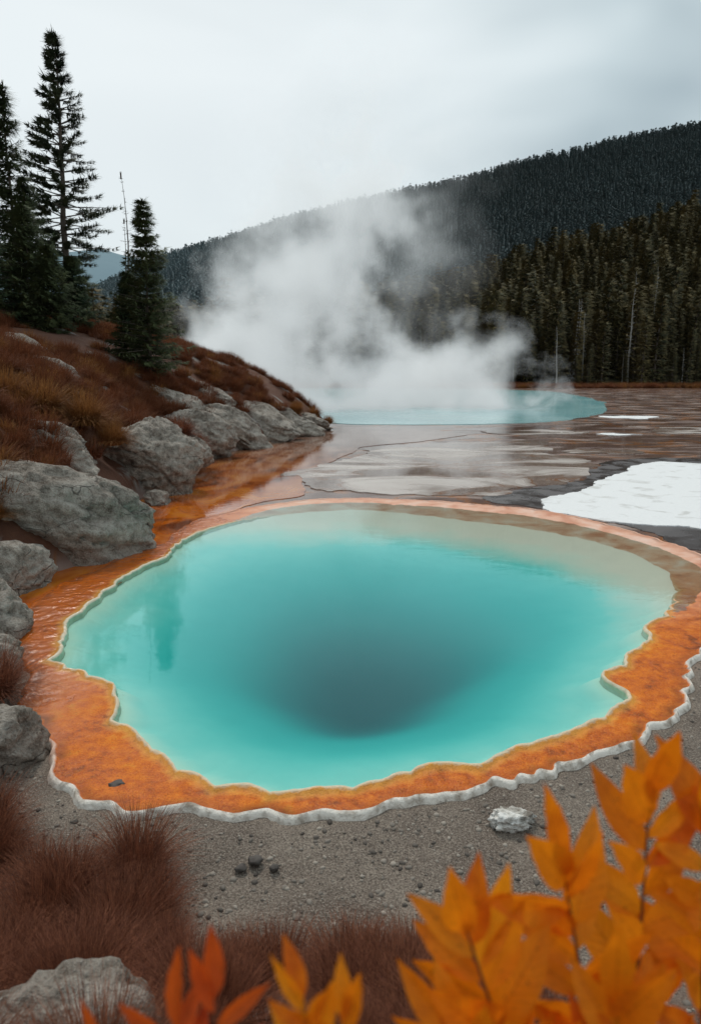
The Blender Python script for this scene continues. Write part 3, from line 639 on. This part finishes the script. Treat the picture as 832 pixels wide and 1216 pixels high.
def shrub(name,stems,leafL,mat,seed,wr=(.17,.23)):
    r=random.Random(seed); V=[];F=[];MI=[];U=[];VV=[];RR=[]
    def addv(p,u=0,v=1,q=0): V.append(tuple(p));U.append(u);VV.append(v);RR.append(q)
    def leaf(p,d,nrm,Ln,wd):
        d=d.normalized(); sd=d.cross(nrm).normalized(); nrm=sd.cross(d).normalized(); q=r.random()
        nu=12; base=len(V); curl=r.uniform(-.25,.35); fold=r.uniform(.15,.5); tws=r.uniform(-.4,.4); bendv=r.uniform(-.12,.12)
        for i in range(nu+1):
            u=i/nu; ww=wd*(math.sin(math.pi*u**.85)**.85)*(1-.25*u) if 0<u<1 else .0012
            c_=p+d*(Ln*u)+nrm*(-curl*Ln*u*u)+sd*(bendv*Ln*u*u)
            for v in (-1,-.5,0,.5,1):
                s2=sd*math.cos(tws*u)+nrm*math.sin(tws*u)
                addv(c_+s2*(ww*v)+nrm*(fold*ww*abs(v)+.0015*math.sin(u*26+v*3)),u,v,q)
        for i in range(nu):
            for j in range(4): F.append((base+i*5+j,base+i*5+j+1,base+(i+1)*5+j+1,base+(i+1)*5+j));MI.append(1)
    for (pts,n_) in stems:
        pts=[Vector(p) for p in pts]
        P2=[]
        ext=[pts[0]*2-pts[1]]+pts+[pts[-1]*2-pts[-2]]
        for i in range(len(pts)-1):
            a,b_,c_,d_=ext[i:i+4]
            for k in range(8):
                t_=k/8; P2.append(.5*((2*b_)+(c_-a)*t_+(2*a-5*b_+4*c_-d_)*t_*t_+(3*b_-a-3*c_+d_)*t_**3))
        P2.append(pts[-1]); m=len(P2)
        base=len(V)
        for i,p in enumerate(P2):
            tn=(P2[min(i+1,m-1)]-P2[max(i-1,0)]).normalized(); s1=tn.cross(Vector((0,1,.2))).normalized(); s2=tn.cross(s1)
            rad=.0055*(1-.75*i/m)
            for k in range(6): a=k*math.pi/3; addv(p+s1*rad*math.cos(a)+s2*rad*math.sin(a))
        for i in range(m-1):
            for k in range(6): F.append((base+i*6+k,base+i*6+(k+1)%6,base+(i+1)*6+(k+1)%6,base+(i+1)*6+k));MI.append(0)
        st=m*.36
        for j in range(n_):
            f_=(j/(n_-1))**.75; q=st+f_*(m-1-st); i=min(int(q),m-2); p=P2[i].lerp(P2[i+1],q-i); tn=(P2[i+1]-P2[i]).normalized()
            side=1 if j%2 else -1
            view=Vector((r.gauss(0,.4),-1,r.gauss(.5,.4))).normalized()
            lat=tn.cross(view).normalized()*side
            sp=(r.uniform(.2,.5) if f_>.88 else r.uniform(.45,1.05))
            d_=tn*math.cos(sp)+lat*math.sin(sp)+view*r.gauss(0,.28)
            if j==n_-1: d_=tn+view*r.gauss(0,.15)
            Ln=leafL*r.uniform(.75,1.2)*(1-.15*f_)
            leaf(p,d_,view,Ln,Ln*r.uniform(*wr))
    return mk(name,V,F,[M_stem,mat],True,midx=MI,attrs={'lu':U,'lv':VV,'lr':RR})
shrub('autumn_shrub',[
 ([(.50,.95,1.1),(.44,.92,1.8),(.43,.92,2.15),(.43,.93,2.40)],17),
 ([(.47,.92,1.1),(.36,.88,1.85),(.33,.86,2.12),(.29,.86,2.33)],16),
 ([(.42,.90,1.1),(.30,.84,1.85),(.21,.81,2.10),(.150,.80,2.29)],15),
 ([(.40,.86,1.1),(.28,.80,1.9),(.20,.78,2.05),(.13,.775,2.16)],11),
 ([(.52,.85,1.1),(.42,.80,1.85),(.36,.78,2.03),(.34,.775,2.20)],13),
 ([(.60,.95,1.1),(.55,.92,1.8),(.53,.92,2.1),(.52,.93,2.36)],16),
 ([(.60,.80,1.1),(.48,.76,1.8),(.44,.75,2.0),(.43,.75,2.15)],12)],.150,M_l1,3)
shrub('autumn_shrub',[([(.02,.60,1.1),(-.01,.64,1.9),(-.035,.665,2.20),(-.055,.69,2.30)],10),([(.02,.60,1.1),(.01,.63,1.9),(-.002,.66,2.18),(-.008,.685,2.28)],9)],.085,M_l1,8,(.15,.2))
shrub('red_leaf_shrub',[([(-.10,.60,1.1),(-.13,.64,1.9),(-.15,.67,2.17),(-.155,.698,2.295)],10),([(-.14,.58,1.1),(-.17,.63,1.9),(-.19,.66,2.16),(-.20,.69,2.26)],9),([(-.16,.58,1.1),(-.20,.62,1.9),(-.235,.65,2.14),(-.265,.67,2.20)],8)],.105,M_l2,9,(.14,.19))
